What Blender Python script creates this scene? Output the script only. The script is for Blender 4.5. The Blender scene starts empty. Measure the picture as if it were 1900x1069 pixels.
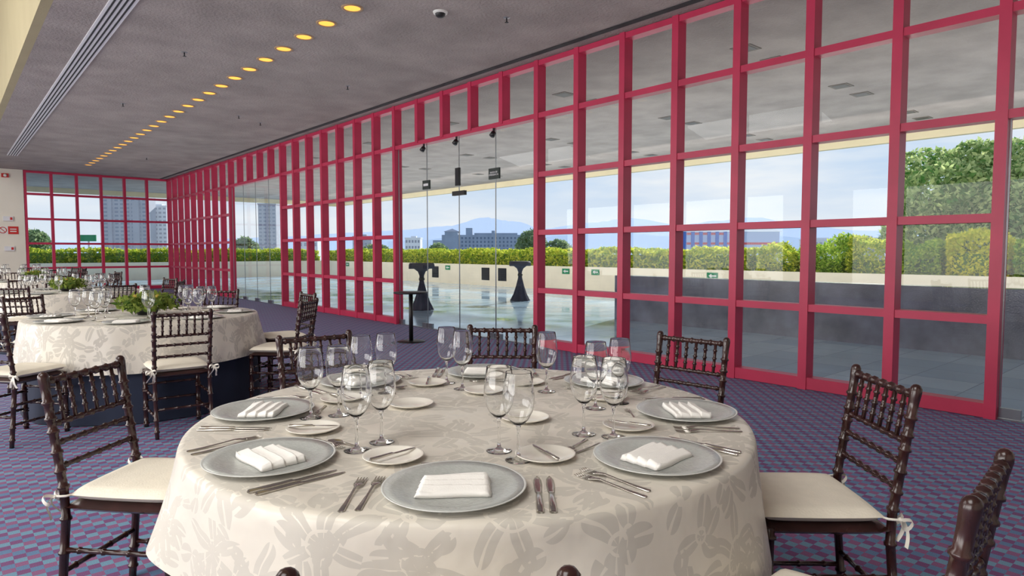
import bpy, math, random
from mathutils import Vector, Matrix
RN = random.Random(7)
S = bpy.context.scene
COL = S.collection
PI = math.pi
try:
    S.view_settings.view_transform = 'Standard'
    S.view_settings.look = 'None'
except Exception:
    pass
# ------------------------------------------------------------------ camera
F = 1211.0; HC = 1.304
YAW = math.radians(41.06); PIT = math.atan(67.5 / F)
sy, cy = math.sin(YAW), math.cos(YAW)
def c2w(X, Z, z=0.0): return Vector((X * cy + Z * sy, -X * sy + Z * cy, z))
def w2c(x, y): return (x * cy - y * sy, x * sy + y * cy)
def ray(px, py):
    t = (px - 950) / F; v = (534.5 - py) / F
    up = v * math.cos(PIT) - math.sin(PIT); fw = math.cos(PIT) + v * math.sin(PIT)
    return c2w(t, fw, up)
def at_z(px, py, z):
    d = ray(px, py); s = (z - HC) / d.z
    return Vector((d.x * s, d.y * s, z))
def at_x(px, py, x):
    d = ray(px, py); s = x / d.x
    return Vector((x, d.y * s, HC + d.z * s))
def px_of(x, y):
    X, Z = w2c(x, y)
    return 950 + X / Z * F if Z > 0.05 else -9999
cam = bpy.data.cameras.new('camera'); co = bpy.data.objects.new('camera', cam); COL.objects.link(co)
cam.sensor_fit = 'HORIZONTAL'; cam.sensor_width = 36; cam.lens = F / 1900 * 36
cam.clip_start = 0.05; cam.clip_end = 6000
co.location = (0, 0, HC)
co.rotation_euler = Vector((sy * math.cos(PIT), cy * math.cos(PIT), -math.sin(PIT))).to_track_quat('-Z', 'Y').to_euler()
S.camera = co
# ------------------------------------------------------------------ materials
def srgb(r, g, b):
    f = lambda c: c / 12.92 if c <= .04045 else ((c + .055) / 1.055) ** 2.4
    return (f(r / 255), f(g / 255), f(b / 255), 1)
def sc(c, k): return (min(1, c[0] * k), min(1, c[1] * k), min(1, c[2] * k), 1)
def mat(name, rgb, rough=.5, metal=0., var=.08, scale=8., bump=0., bscale=60., spec=.5, emit=0.):
    m = bpy.data.materials.new(name); m.use_nodes = True
    nt = m.node_tree; n = nt.nodes; L = nt.links; b = n['Principled BSDF']
    c = srgb(*rgb)
    tc = n.new('ShaderNodeTexCoord'); nz = n.new('ShaderNodeTexNoise')
    nz.inputs['Scale'].default_value = scale; nz.inputs['Detail'].default_value = 4
    L.new(tc.outputs['Object'], nz.inputs['Vector'])
    cr = n.new('ShaderNodeValToRGB')
    cr.color_ramp.elements[0].position = .3; cr.color_ramp.elements[1].position = .7
    cr.color_ramp.elements[0].color = sc(c, 1 - var); cr.color_ramp.elements[1].color = sc(c, 1 + var)
    L.new(nz.outputs['Fac'], cr.inputs['Fac']); L.new(cr.outputs['Color'], b.inputs['Base Color'])
    b.inputs['Roughness'].default_value = rough; b.inputs['Metallic'].default_value = metal
    b.inputs['Specular IOR Level'].default_value = spec
    if emit:
        L.new(cr.outputs['Color'], b.inputs['Emission Color']); b.inputs['Emission Strength'].default_value = emit
    if bump:
        n2 = n.new('ShaderNodeTexNoise'); n2.inputs['Scale'].default_value = bscale; n2.inputs['Detail'].default_value = 5
        L.new(tc.outputs['Object'], n2.inputs['Vector'])
        bp = n.new('ShaderNodeBump'); bp.inputs['Strength'].default_value = bump; bp.inputs['Distance'].default_value = .02
        L.new(n2.outputs['Fac'], bp.inputs['Height']); L.new(bp.outputs['Normal'], b.inputs['Normal'])
    return m
def thin_glass(name, tint, base, edge, power=3.5, rough=.01):
    m = bpy.data.materials.new(name); m.use_nodes = True
    nt = m.node_tree; n = nt.nodes; L = nt.links
    n.remove(n['Principled BSDF']); out = n['Material Output']
    tr = n.new('ShaderNodeBsdfTransparent'); tr.inputs['Color'].default_value = tint
    gl = n.new('ShaderNodeBsdfGlossy'); gl.inputs['Roughness'].default_value = rough; gl.inputs['Color'].default_value = (.95, .97, 1, 1)
    lw = n.new('ShaderNodeLayerWeight'); lw.inputs['Blend'].default_value = .5
    p = n.new('ShaderNodeMath'); p.operation = 'POWER'; p.inputs[1].default_value = power
    L.new(lw.outputs['Facing'], p.inputs[0])
    ma = n.new('ShaderNodeMath'); ma.operation = 'MULTIPLY_ADD'; ma.inputs[1].default_value = edge; ma.inputs[2].default_value = base
    L.new(p.outputs[0], ma.inputs[0])
    mx = n.new('ShaderNodeMixShader')
    L.new(ma.outputs[0], mx.inputs[0]); L.new(tr.outputs[0], mx.inputs[1]); L.new(gl.outputs[0], mx.inputs[2])
    L.new(mx.outputs[0], out.inputs['Surface'])
    return m
def crystal(name):
    m = bpy.data.materials.new(name); m.use_nodes = True
    b = m.node_tree.nodes['Principled BSDF']
    b.inputs['Base Color'].default_value = (.985, .99, .99, 1); b.inputs['Roughness'].default_value = 0.0
    b.inputs['Transmission Weight'].default_value = 1.0; b.inputs['IOR'].default_value = 1.42
    return m
def leaf_mat(name, c1, c2, trans=.35):
    m = bpy.data.materials.new(name); m.use_nodes = True
    nt = m.node_tree; n = nt.nodes; L = nt.links
    n.remove(n['Principled BSDF']); out = n['Material Output']
    g = n.new('ShaderNodeNewGeometry'); cr = n.new('ShaderNodeValToRGB')
    cr.color_ramp.elements[0].color = srgb(*c1); cr.color_ramp.elements[1].color = srgb(*c2)
    L.new(g.outputs['Random Per Island'], cr.inputs['Fac'])
    d = n.new('ShaderNodeBsdfDiffuse'); t = n.new('ShaderNodeBsdfTranslucent')
    L.new(cr.outputs['Color'], d.inputs['Color']); L.new(cr.outputs['Color'], t.inputs['Color'])
    mx = n.new('ShaderNodeMixShader'); mx.inputs[0].default_value = trans
    L.new(d.outputs[0], mx.inputs[1]); L.new(t.outputs[0], mx.inputs[2]); L.new(mx.outputs[0], out.inputs['Surface'])
    return m
def carpet_mat():
    m = bpy.data.materials.new('carpet'); m.use_nodes = True
    nt = m.node_tree; n = nt.nodes; L = nt.links; b = n['Principled BSDF']
    tc = n.new('ShaderNodeTexCoord')
    ck = n.new('ShaderNodeTexChecker'); ck.inputs['Scale'].default_value = 1 / .045
    ck.inputs['Color1'].default_value = srgb(110, 148, 172); ck.inputs['Color2'].default_value = srgb(136, 90, 128)
    L.new(tc.outputs['Object'], ck.inputs['Vector'])
    c2 = n.new('ShaderNodeTexChecker'); c2.inputs['Scale'].default_value = 1 / .09
    c2.inputs['Color1'].default_value = (1, 1, 1, 1); c2.inputs['Color2'].default_value = (.74, .7, .86, 1)
    L.new(tc.outputs['Object'], c2.inputs['Vector'])
    nz = n.new('ShaderNodeTexNoise'); nz.inputs['Scale'].default_value = 220; L.new(tc.outputs['Object'], nz.inputs['Vector'])
    mp = n.new('ShaderNodeMapRange'); mp.inputs['To Min'].default_value = .75; mp.inputs['To Max'].default_value = 1.35
    L.new(nz.outputs['Fac'], mp.inputs['Value'])
    mu = n.new('ShaderNodeMix'); mu.data_type = 'RGBA'; mu.blend_type = 'MULTIPLY'; mu.inputs[0].default_value = 1
    L.new(ck.outputs['Color'], mu.inputs[6]); L.new(c2.outputs['Color'], mu.inputs[7])
    m2 = n.new('ShaderNodeMix'); m2.data_type = 'RGBA'; m2.blend_type = 'MULTIPLY'; m2.inputs[0].default_value = 1
    L.new(mu.outputs[2], m2.inputs[6]); L.new(mp.outputs[0], m2.inputs[7])
    L.new(m2.outputs[2], b.inputs['Base Color']); b.inputs['Roughness'].default_value = .75; b.inputs['Specular IOR Level'].default_value = .25
    bp = n.new('ShaderNodeBump'); bp.inputs['Strength'].default_value = .4; bp.inputs['Distance'].default_value = .005
    L.new(nz.outputs['Fac'], bp.inputs['Height']); L.new(bp.outputs['Normal'], b.inputs['Normal'])
    return m
def tile_mat():
    m = bpy.data.materials.new('pale_terrace_tiles'); m.use_nodes = True
    nt = m.node_tree; n = nt.nodes; L = nt.links; b = n['Principled BSDF']
    tc = n.new('ShaderNodeTexCoord'); br = n.new('ShaderNodeTexBrick')
    br.offset = 0; br.inputs['Scale'].default_value = 1; br.inputs['Brick Width'].default_value = .6; br.inputs['Row Height'].default_value = .6
    br.inputs['Mortar Size'].default_value = .005
    br.inputs['Color1'].default_value = srgb(182, 210, 228); br.inputs['Color2'].default_value = srgb(156, 186, 208); br.inputs['Mortar'].default_value = srgb(130, 150, 166)
    L.new(tc.outputs['Object'], br.inputs['Vector']); L.new(br.outputs['Color'], b.inputs['Base Color'])
    nz = n.new('ShaderNodeTexNoise'); nz.inputs['Scale'].default_value = .9; nz.inputs['Detail'].default_value = 4; L.new(tc.outputs['Object'], nz.inputs['Vector'])
    mp = n.new('ShaderNodeMapRange'); mp.inputs['From Min'].default_value = .35; mp.inputs['From Max'].default_value = .65
    mp.inputs['To Min'].default_value = .03; mp.inputs['To Max'].default_value = .22
    L.new(nz.outputs['Fac'], mp.inputs['Value']); L.new(mp.outputs[0], b.inputs['Roughness'])
    b.inputs['Specular IOR Level'].default_value = .5
    return m
def damask_mat():
    m = bpy.data.materials.new('damask_cloth'); m.use_nodes = True
    nt = m.node_tree; n = nt.nodes; L = nt.links; b = n['Principled BSDF']
    tc = n.new('ShaderNodeTexCoord')
    nz = n.new('ShaderNodeTexNoise'); nz.inputs['Scale'].default_value = 5; nz.inputs['Detail'].default_value = 1
    L.new(tc.outputs['UV'], nz.inputs['Vector'])
    sb = n.new('ShaderNodeVectorMath'); sb.operation = 'SUBTRACT'; sb.inputs[1].default_value = (.5, .5, .5); L.new(nz.outputs['Color'], sb.inputs[0])
    sl = n.new('ShaderNodeVectorMath'); sl.operation = 'SCALE'; sl.inputs['Scale'].default_value = .1; L.new(sb.outputs[0], sl.inputs[0])
    ad = n.new('ShaderNodeVectorMath'); L.new(tc.outputs['UV'], ad.inputs[0]); L.new(sl.outputs[0], ad.inputs[1])
    def M_(op, a, bb=None, c=None):
        x = n.new('ShaderNodeMath'); x.operation = op
        for i, q in enumerate((a, bb, c)):
            if q is None: continue
            if isinstance(q, (int, float)): x.inputs[i].default_value = q
            else: L.new(q, x.inputs[i])
        return x.outputs[0]
    def flower(scale, r0, r1, k, off, vein):
        o = n.new('ShaderNodeVectorMath'); o.inputs[1].default_value = (off, off * 1.7, 0); L.new(ad.outputs[0], o.inputs[0])
        v = n.new('ShaderNodeTexVoronoi'); v.voronoi_dimensions = '2D'; v.inputs['Scale'].default_value = scale; v.inputs['Randomness'].default_value = .7
        L.new(o.outputs[0], v.inputs['Vector'])
        d = n.new('ShaderNodeVectorMath'); d.operation = 'SUBTRACT'; L.new(o.outputs[0], d.inputs[0]); L.new(v.outputs['Position'], d.inputs[1])
        sp = n.new('ShaderNodeSeparateXYZ'); L.new(d.outputs[0], sp.inputs[0])
        ln = n.new('ShaderNodeVectorMath'); ln.operation = 'LENGTH'; L.new(d.outputs[0], ln.inputs[0]); ln_ = ln.outputs['Value']
        an = M_('ARCTAN2', sp.outputs[1], sp.outputs[0])
        cl = n.new('ShaderNodeSeparateColor'); L.new(v.outputs['Color'], cl.inputs[0])
        ph = M_('MULTIPLY', cl.outputs[0], 6.28)
        ct = M_('COSINE', M_('MULTIPLY_ADD', an, float(k), ph))
        lim = M_('MULTIPLY_ADD', ct, r1, r0)
        a = M_('LESS_THAN', ln_, lim)
        # pale midrib along each petal and a ring round the heart of the flower
        rib = M_('LESS_THAN', ct, .985)
        ring = M_('GREATER_THAN', M_('ABSOLUTE', M_('SUBTRACT', ln_, vein)), .004)
        return M_('MULTIPLY', M_('MULTIPLY', a, rib), ring)
    mask = M_('MAXIMUM', M_('MAXIMUM', flower(3.3, .085, .06, 6, 0, .04), flower(5.0, .05, .05, 3, 3.3, .02)), flower(7.0, .032, .036, 2, 7.9, .01))
    cr = n.new('ShaderNodeValToRGB'); cr.color_ramp.interpolation = 'LINEAR'
    cr.color_ramp.elements[0].color = srgb(224, 217, 204); cr.color_ramp.elements[1].color = srgb(203, 197, 186)
    L.new(mask, cr.inputs['Fac']); L.new(cr.outputs['Color'], b.inputs['Base Color'])
    L.new(M_('MULTIPLY_ADD', mask, .3, .32), b.inputs['Roughness'])
    b.inputs['Sheen Weight'].default_value = .1; b.inputs['Specular IOR Level'].default_value = .5
    w = n.new('ShaderNodeTexNoise'); w.inputs['Scale'].default_value = 6; w.inputs['Detail'].default_value = 3; L.new(tc.outputs['Object'], w.inputs['Vector'])
    bp = n.new('ShaderNodeBump'); bp.inputs['Strength'].default_value = .45; bp.inputs['Distance'].default_value = .025
    L.new(w.outputs['Fac'], bp.inputs['Height']); L.new(bp.outputs['Normal'], b.inputs['Normal'])
    return m
M = dict(
    red=mat('rose_red_paint', (188, 44, 81), .42, var=.1, scale=3),
    concrete=mat('rough_concrete', (160, 151, 147), .9, var=.16, scale=1.7, bump=.7, bscale=30),
    cream=mat('cream_plaster', (166, 155, 122), .85, var=.04, scale=2, bump=.1),
    fascia=mat('cream_fascia', (220, 208, 174), .85, var=.04, scale=2, bump=.1),
    white=mat('white_plaster', (232, 226, 212), .85, var=.03, scale=2, bump=.1),
    parapet=mat('cream_stone', (240, 229, 204), .85, var=.05, scale=2, bump=.2),
    carpet=carpet_mat(), tiles=tile_mat(),
    granite=mat('weathered_grey_granite', (104, 108, 124), .14, var=.4, scale=2.2, bump=.1),
    pane=thin_glass('window_glass', (.97, .98, .98, 1), .02, .4, 4),
    glass=crystal('crystal_glass'),
    wood=mat('dark_walnut_lacquer', (52, 28, 26), .22, var=.35, scale=14, spec=.6),
    cushion=mat('ivory_cushion_fabric', (244, 236, 219), .9, var=.03, scale=20, bump=.15, bscale=150),
    ribbon=mat('ivory_ribbon', (248, 243, 232), .8, var=.03),
    damask=damask_mat(),
    navy=mat('navy_undercloth', (30, 38, 60), .85, var=.15, scale=6),
    napkin=mat('white_linen', (250, 247, 242), .9, var=.02, scale=40, bump=.1, bscale=260),
    charger=mat('smoked_glass_charger', (186, 189, 185), .1, var=.07, scale=90, bump=.12, bscale=160, spec=.9),
    chargerrim=mat('bright_glass_rim', (216, 218, 214), .1, var=.03, spec=.8),
    china=mat('cream_china', (243, 238, 227), .1, var=.02, spec=.7),
    steel=mat('polished_cutlery_steel', (205, 200, 192), .16, metal=1, var=.05),
    metal=mat('brushed_metal', (165, 168, 172), .3, metal=1, var=.05),
    diff=mat('diffuser_metal', (226, 226, 230), .45, var=.03),
    black=mat('black_metal', (22, 22, 25), .4, var=.15),
    dark=mat('dark_slot', (38, 38, 42), .8, var=.1),
    fixture=mat('brown_grey_fixture', (112, 104, 98), .7, var=.1), fixture2=mat('dim_lens', (78, 72, 70), .5, var=.1),
    darkcloth=mat('charcoal_cloth', (44, 48, 64), .8, var=.2, scale=5),
    amber=mat('amber_lamp', (255, 172, 66), .5, var=.05, emit=1.5),
    trimw=mat('lamp_trim', (170, 140, 105), .5, var=.05),
    plastic=mat('white_plastic', (225, 225, 220), .5, var=.02),
    signgreen=mat('green_sign', (22, 130, 84), .5, var=.05), signdark=mat('dark_green_sign', (32, 44, 42), .5, var=.05),
    signred=mat('red_sign', (200, 40, 36), .5, var=.04),
    hedge=leaf_mat('hedge_leaves', (116, 156, 44), (232, 230, 96), .5),
    shrub=leaf_mat('green_shrub_leaves', (100, 152, 50), (204, 222, 100), .5),
    yellow=leaf_mat('yellow_shrub_leaves', (186, 196, 48), (248, 240, 100), .5),
    tree=leaf_mat('tree_leaves', (66, 124, 48), (218, 230, 164), .5),
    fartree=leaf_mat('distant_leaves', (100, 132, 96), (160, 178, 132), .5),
    core=mat('inner_twigs', (92, 124, 46), .9, var=.3, scale=6),
    bark=mat('bark', (84, 66, 50), .9, var=.3),
    center=leaf_mat('centrepiece_leaves', (60, 92, 44), (160, 176, 88)),
    flower=mat('yellow_petals', (226, 196, 90), .7),
    castle=mat('haze_glow_stone', (120, 136, 158), .9, var=.12, scale=.2, emit=.3),  # distance haze put into the stone as an added glow
    castledark=mat('haze_glow_window', (86, 104, 128), .9, emit=.25),  # castle windows glow faintly too, standing in for haze
    hill1=mat('far_hills_haze_glow', (200, 214, 232), 1, var=.02, scale=.01, emit=.48), hill2=mat('near_hills_haze_glow', (186, 203, 222), 1, var=.03, scale=.01, emit=.44),  # aerial haze painted as pale blue plus self-glow
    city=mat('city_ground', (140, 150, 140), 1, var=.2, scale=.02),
    tower=mat('grey_tower_haze_glow', (154, 159, 170), .8, var=.06, scale=.2, emit=.25), towerdark=mat('tower_window_haze_glow', (126, 134, 150), .5, emit=.25),  # added glow lifts the backlit towers like haze
    pale=mat('pale_block_haze_glow', (194, 200, 208), .8, var=.05, scale=.2, emit=.26),  # glow added to the far blocks in place of haze
    blue=mat('blue_columns_haze_glow', (66, 104, 178), .6, emit=.22), stripe=mat('red_stripe_haze_glow', (190, 88, 94), .6, emit=.22), roofw=mat('white_roof_haze_glow', (226, 230, 236), .6, emit=.3),  # hall parts glow slightly to imitate haze between
    hallwall=mat('haze_glow_hall_wall', (164, 180, 208), .8, emit=.25),  # hall wall haze is put in as glow
)
# ------------------------------------------------------------------ mesh builder
class MB:
    def __init__(s): s.v = []; s.f = []; s.sm = []; s.uv = None
    def add(s, vs, fs, sm=False):
        o = len(s.v); s.v += [tuple(v) for v in vs]; s.f += [tuple(i + o for i in f) for f in fs]; s.sm += [sm] * len(fs); return s
    def box(s, x0, x1, y0, y1, z0, z1):
        v = [(x, y, z) for z in (z0, z1) for x, y in ((x0, y0), (x1, y0), (x1, y1), (x0, y1))]
        return s.add(v, [(3, 2, 1, 0), (4, 5, 6, 7), (0, 1, 5, 4), (1, 2, 6, 5), (2, 3, 7, 6), (3, 0, 4, 7)])
    def lathe(s, prof, seg=24, c=(0, 0, 0), sm=True):
        v = []; rings = []
        for r, z in prof:
            if r < 1e-6: rings.append([len(v)]); v.append((c[0], c[1], c[2] + z))
            else:
                rings.append(list(range(len(v), len(v) + seg)))
                v += [(c[0] + r * math.cos(2 * PI * i / seg), c[1] + r * math.sin(2 * PI * i / seg), c[2] + z) for i in range(seg)]
        f = []
        for a, b in zip(rings, rings[1:]):
            for i in range(seg):
                j = (i + 1) % seg
                if len(a) == 1 and len(b) == 1: break
                if len(a) == 1: f.append((a[0], b[j], b[i]))
                elif len(b) == 1: f.append((a[i], a[j], b[0]))
                else: f.append((a[i], a[j], b[j], b[i]))
        return s.add(v, f, sm)
    def tube(s, pts, rads, seg=8, sm=True):
        pts = [Vector(p) for p in pts]; v = []; f = []
        t = (pts[1] - pts[0]).normalized(); nrm = t.orthogonal().normalized()
        for i, p in enumerate(pts):
            a = pts[max(0, i - 1)]; b = pts[min(len(pts) - 1, i + 1)]
            t = (b - a).normalized(); nrm = (nrm - t * nrm.dot(t)).normalized(); bi = t.cross(nrm)
            r = rads[i] if isinstance(rads, (list, tuple)) else rads
            v += [p + (nrm * math.cos(2 * PI * k / seg) + bi * math.sin(2 * PI * k / seg)) * r for k in range(seg)]
        for i in range(len(pts) - 1):
            for k in range(seg):
                j = (k + 1) % seg
                f.append((i * seg + k, i * seg + j, (i + 1) * seg + j, (i + 1) * seg + k))
        f.append(tuple(range(seg))[::-1]); f.append(tuple((len(pts) - 1) * seg + k for k in range(seg)))
        return s.add(v, f, sm)
    def turned(s, p0, p1, r, rings=(), seg=8, bump=1.38, w=.007):
        p0, p1 = Vector(p0), Vector(p1); Ln = (p1 - p0).length
        st = [(0, r)]
        for q in rings:
            st += [(q - w / Ln, r), (q - w * .45 / Ln, r * bump), (q + w * .45 / Ln, r * bump), (q + w / Ln, r)]
        st.append((1, r))
        return s.tube([p0.lerp(p1, a) for a, _ in st], [b for _, b in st], seg)
    def strip(s, st, sm=True):          # stations (y, half width, z, thickness)
        v = []; f = []
        for y, w, z, t in st: v += [(-w, y, z), (-w * .55, y, z + t), (w * .55, y, z + t), (w, y, z)]
        for i in range(len(st) - 1):
            for k in range(4):
                j = (k + 1) % 4; f.append((i * 4 + k, i * 4 + j, i * 4 + 4 + j, i * 4 + 4 + k))
        f.append((0, 1, 2, 3)); e = (len(st) - 1) * 4; f.append((e + 3, e + 2, e + 1, e))
        return s.add(v, f, sm)
    def band(s, pts, wv):
        wv = Vector(wv); v = []
        for p in pts: v += [Vector(p) - wv, Vector(p) + wv]
        return s.add(v, [(2 * i, 2 * i + 1, 2 * i + 3, 2 * i + 2) for i in range(len(pts) - 1)], True)
    def shift(s, dx, dy, dz=0): s.v = [(a + dx, b + dy, c + dz) for a, b, c in s.v]; return s
    def build(s, name, m, parent=None, loc=None):
        me = bpy.data.meshes.new(name); me.from_pydata(s.v, [], s.f); me.polygons.foreach_set('use_smooth', s.sm)
        if s.uv:
            ul = me.uv_layers.new(name='UVMap')
            for lp in me.loops: ul.data[lp.index].uv = s.uv[lp.vertex_index]
        me.update(); me.materials.append(m if not isinstance(m, str) else M[m])
        o = bpy.data.objects.new(name, me); COL.objects.link(o)
        if parent: o.parent = parent
        if loc is not None: o.location = loc
        return o
def tag(o, label, cat, group=None, kind=None):
    o['label'] = label; o['category'] = cat
    if group: o['group'] = group
    if kind: o['kind'] = kind
    return o
def thing(name, label, cat, loc=(0, 0, 0), rz=0, group=None):
    o = bpy.data.objects.new(name, None); COL.objects.link(o); o.location = loc; o.rotation_euler = (0, 0, rz); o.empty_display_size = .1
    return tag(o, label, cat, group)
def struct(o): o['kind'] = 'structure'; return o
def sroot(name):
    o = bpy.data.objects.new(name, None); COL.objects.link(o); return struct(o)
def dup(root, loc, rz, label, group=None):
    r = root.copy(); COL.objects.link(r); r.location = loc; r.rotation_euler = (0, 0, rz); r['label'] = label
    if group: r['group'] = group
    for ch in list(root.children):
        c = ch.copy(); COL.objects.link(c); c.parent = r
        for g in list(ch.children):
            d = g.copy(); COL.objects.link(d); d.parent = c
    return r
class Kind:
    def __init__(s, root): s.root = root; s.used = False
    def put(s, loc, rz, label, group):
        if not s.used:
            s.used = True; r = s.root; r.location = loc; r.rotation_euler = (0, 0, rz); r['label'] = label; r['group'] = group; return r
        return dup(s.root, loc, rz, label, group)
ONES = ['first', 'second', 'third', 'fourth', 'fifth', 'sixth', 'seventh', 'eighth', 'ninth', 'tenth', 'eleventh', 'twelfth', 'thirteenth', 'fourteenth', 'fifteenth', 'sixteenth', 'seventeenth', 'eighteenth', 'nineteenth', 'twentieth'] + ['twenty-' + w for w in ('first', 'second', 'third', 'fourth', 'fifth', 'sixth', 'seventh', 'eighth', 'ninth')]
# ------------------------------------------------------------------ room shell
CZ = 3.87; WX = 6.15; FY = 25.72
struct(MB().box(-7, WX + .07, -5, FY + .1, -.15, 0).build('floor', 'carpet'))
struct(MB().box(.95, 15.6, -6, 32, CZ, CZ + .35).build('ceiling', 'concrete'))
struct(MB().box(-7, .95, -6, FY + .2, 6.2, 6.4).build('ceiling_raised', 'cream'))
struct(MB().box(.85, .949, -6, FY, CZ - .0, 6.2).build('trim_1', 'cream'))
struct(MB().box(15.6, 15.75, -6, 32.15, CZ - .2, CZ + .4).box(.95, 15.6, 32, 32.15, CZ - .2, CZ + .4).build('trim_2', 'fascia'))
struct(MB().box(5.86, 5.94, -5, FY - .1, CZ - .012, CZ - .001).build('trim_3', 'dark'))
struct(MB().box(-7, 2.0, FY - .05, FY + .15, 0, 6.2).build('wall_far', 'white'))
struct(MB().box(-7.2, -7, -5, FY + .15, 0, 6.2).build('wall_left', 'white'))
struct(MB().box(-7, WX + .1, -5.2, -5, 0, 6.2).build('wall_back', 'white'))
struct(MB().box(WX - .02, WX + .12, -5, -.88, 0, CZ).build('wall_right', 'white'))
struct(MB().box(WX + .07, 60, -8, 40, -.3, -.02).box(-8, WX + .07, FY + .1, 40, -.3, -.02).build('terrace_floor', 'tiles'))
ZS = [.06, .775, 1.565, 2.345, 3.135, 3.83]
STEP = .739
def grid(name, axis, c, a0, n, step, zs, z0=0, depth=.15, ends=(1, 1)):
    root = sroot(name)
    def bx(a, b, z_0, z_1, d0, d1):
        return MB().box(c + d0, c + d1, a, b, z_0, z_1) if axis == 'y' else MB().box(a, b, c + d0, c + d1, z_0, z_1)
    for k in range(n + 1):
        if (k == 0 and not ends[0]) or (k == n and not ends[1]): continue
        a = a0 + k * step
        bx(a - .04, a + .04, z0, CZ, -.05, depth - .05).build('mullion', 'red', root)
    for i, z in enumerate(zs):
        h = .055 if i == 0 and z0 == 0 else .034
        bx(a0 + .04, a0 + n * step - .04, z - h, z + h, -.04, depth - .06).build('transom', 'red', root)
    g = MB()
    zz = [max(z0, zs[0])] + zs[1:]
    for k in range(n):
        for a, b in zip(zz, zz[1:]):
            u0, u1 = a0 + k * step + .04, a0 + (k + 1) * step - .04
            q = [(u0, a + .034), (u1, a + .034), (u1, b - .034), (u0, b - .034)]
            g.add([(c + .05, u, z) if axis == 'y' else (u, c + .05, z) for u, z in q], [(0, 1, 2, 3)])
    g.build('glazing', 'pane', root)
    return root
Y0 = 1.344; Y1 = Y0 + 7 * STEP; Y2 = Y1 + 5 * STEP; Y3 = Y2 + 7 * STEP; Y4 = Y3 + 5 * STEP; Y5 = Y4 + 9 * STEP
grid('window_1', 'y', WX, Y0, 7, STEP, ZS)
grid('window_2', 'y', WX, Y1, 5, STEP, ZS[4:], z0=ZS[4], ends=(0, 0))
grid('window_3', 'y', WX, Y2, 7, STEP, ZS)
grid('window_4', 'y', WX, Y3, 5, STEP, ZS[4:], z0=ZS[4], ends=(0, 0))
grid('window_5', 'y', WX, Y4, 9, STEP, ZS)
grid('window_6', 'x', FY, 2.03, 6, (WX - 2.03) / 6, ZS, ends=(1, 0))
grid('window_7', 'y', WX, Y0 - 3 * STEP, 3, STEP, ZS[3:], z0=ZS[3], ends=(0, 0))
MB().box(WX - .05, WX + .1, Y0 - 3 * STEP - .04, Y0 - 3 * STEP + .04, 0, CZ).build('mullion', 'red', bpy.data.objects['window_7'])
def glass_door(name, a, b, n, ztop):
    root = sroot(name); w = (b - a) / n
    for k in range(n):
        u0, u1 = a + k * w + .006, a + (k + 1) * w - .006
        lf = MB().add([(WX + .03, u0, .03), (WX + .03, u1, .03), (WX + .03, u1, ztop), (WX + .03, u0, ztop)], [(0, 1, 2, 3)]).build('glass_leaf', 'pane', root)
        MB().box(WX + .01, WX + .05, u0, u0 + .14, .01, .09).box(WX + .01, WX + .05, u1 - .14, u1, .01, .09).build('patch_fitting', 'metal', lf)
        MB().box(WX + .024, WX + .036, u1 - .003, u1 + .009, .09, ztop).build('edge_seal', 'metal', lf)
    MB().box(WX + .0, WX + .07, a, b, 0.0, .012).build('floor_track', 'metal', root)
    return root
d1 = glass_door('door_1', Y1 + .04, Y2 - .04, 4, ZS[4] - .034)
MB().box(WX + .005, WX + .055, 8.2, 8.52, 2.19, 2.26).build('patch_fitting', 'black', d1)
d2 = glass_door('door_2', Y3 + .04, Y4 - .04, 4, ZS[4] - .034)
glass_door('door_3', Y0 - 3 * STEP + .04, Y0 - .04, 2, ZS[3] - .034)
# ------------------------------------------------------------------ ceiling fittings
dl = thing('recessed_downlight', 'x', 'ceiling light')
MB().lathe([(.085, -.004), (.092, -.010), (.112, -.010), (.116, 0)], 24).build('trim_ring', 'trimw', dl)
MB().lathe([(0, -.006), (.05, -.006), (.086, -.0045)], 24).build('lens', 'amber', dl)
dl = Kind(dl)
for k in range(28):
    dl.put((3.35, 6.41 + .612 * k, CZ), 0, f'round amber recessed downlight in grey ceiling, {ONES[k]} of the row from the camera', 'amber downlights in the ceiling row')
t = thing('air_diffuser', 'long pale linear air diffuser slot running along the grey ceiling', 'air vent', (1.49, 0, CZ))
MB().box(-.115, .115, 3.5, 22, -.012, 0).build('frame', 'diff', t)
for k in range(4): MB().box(-.085 + k * .05, -.067 + k * .05, 3.55, 21.95, -.016, -.0125).build('slot', 'dark', t)
p = at_z(817, 22, CZ)
t = thing('smoke_detector', 'white domed smoke detector on grey ceiling above the glass wall', 'smoke detector', p)
MB().lathe([(0, -.02), (.075, -.02), (.08, 0)], 24).build('base', 'plastic', t)
MB().lathe([(.055, -.02), (.05, -.045), (.03, -.06), (0, -.063)], 24).build('dome', 'black', t)
sp = thing('sprinkler_head', 'x', 'sprinkler')
MB().lathe([(.001, -.006), (.035, -.006), (.04, 0)], 16).build('rose', 'metal', sp)
MB().tube([(0, 0, -.006), (0, 0, -.05)], .008).lathe([(0, -.05), (.022, -.05), (.022, -.053), (0, -.053)], 12).build('nozzle', 'black', sp)
sp = Kind(sp)
for (a, b), w in zip([(940, 33), (645, 160), (342, 97), (483, 228), (443, 215), (228, 192), (272, 293)],
                     ['nearest the glass wall, right of the dome detector', 'midway between downlight row and red glass wall', 'left of the downlight row, nearest the camera', 'far right of the pair beyond the row', 'left one of the pair beyond the row', 'left of the row near the long diffuser', 'farthest one near the end wall']):
    sp.put(at_z(a, b, CZ), 0, 'small ceiling sprinkler head, ' + w, 'ceiling sprinklers')
sl = thing('soffit_downlight', 'x', 'ceiling light')
MB().box(-.14, .14, -.14, .14, -.008, 0).build('frame', 'fixture', sl)
MB().box(-.1, .1, -.1, .1, -.011, -.0085).build('lens', 'fixture2', sl)
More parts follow.
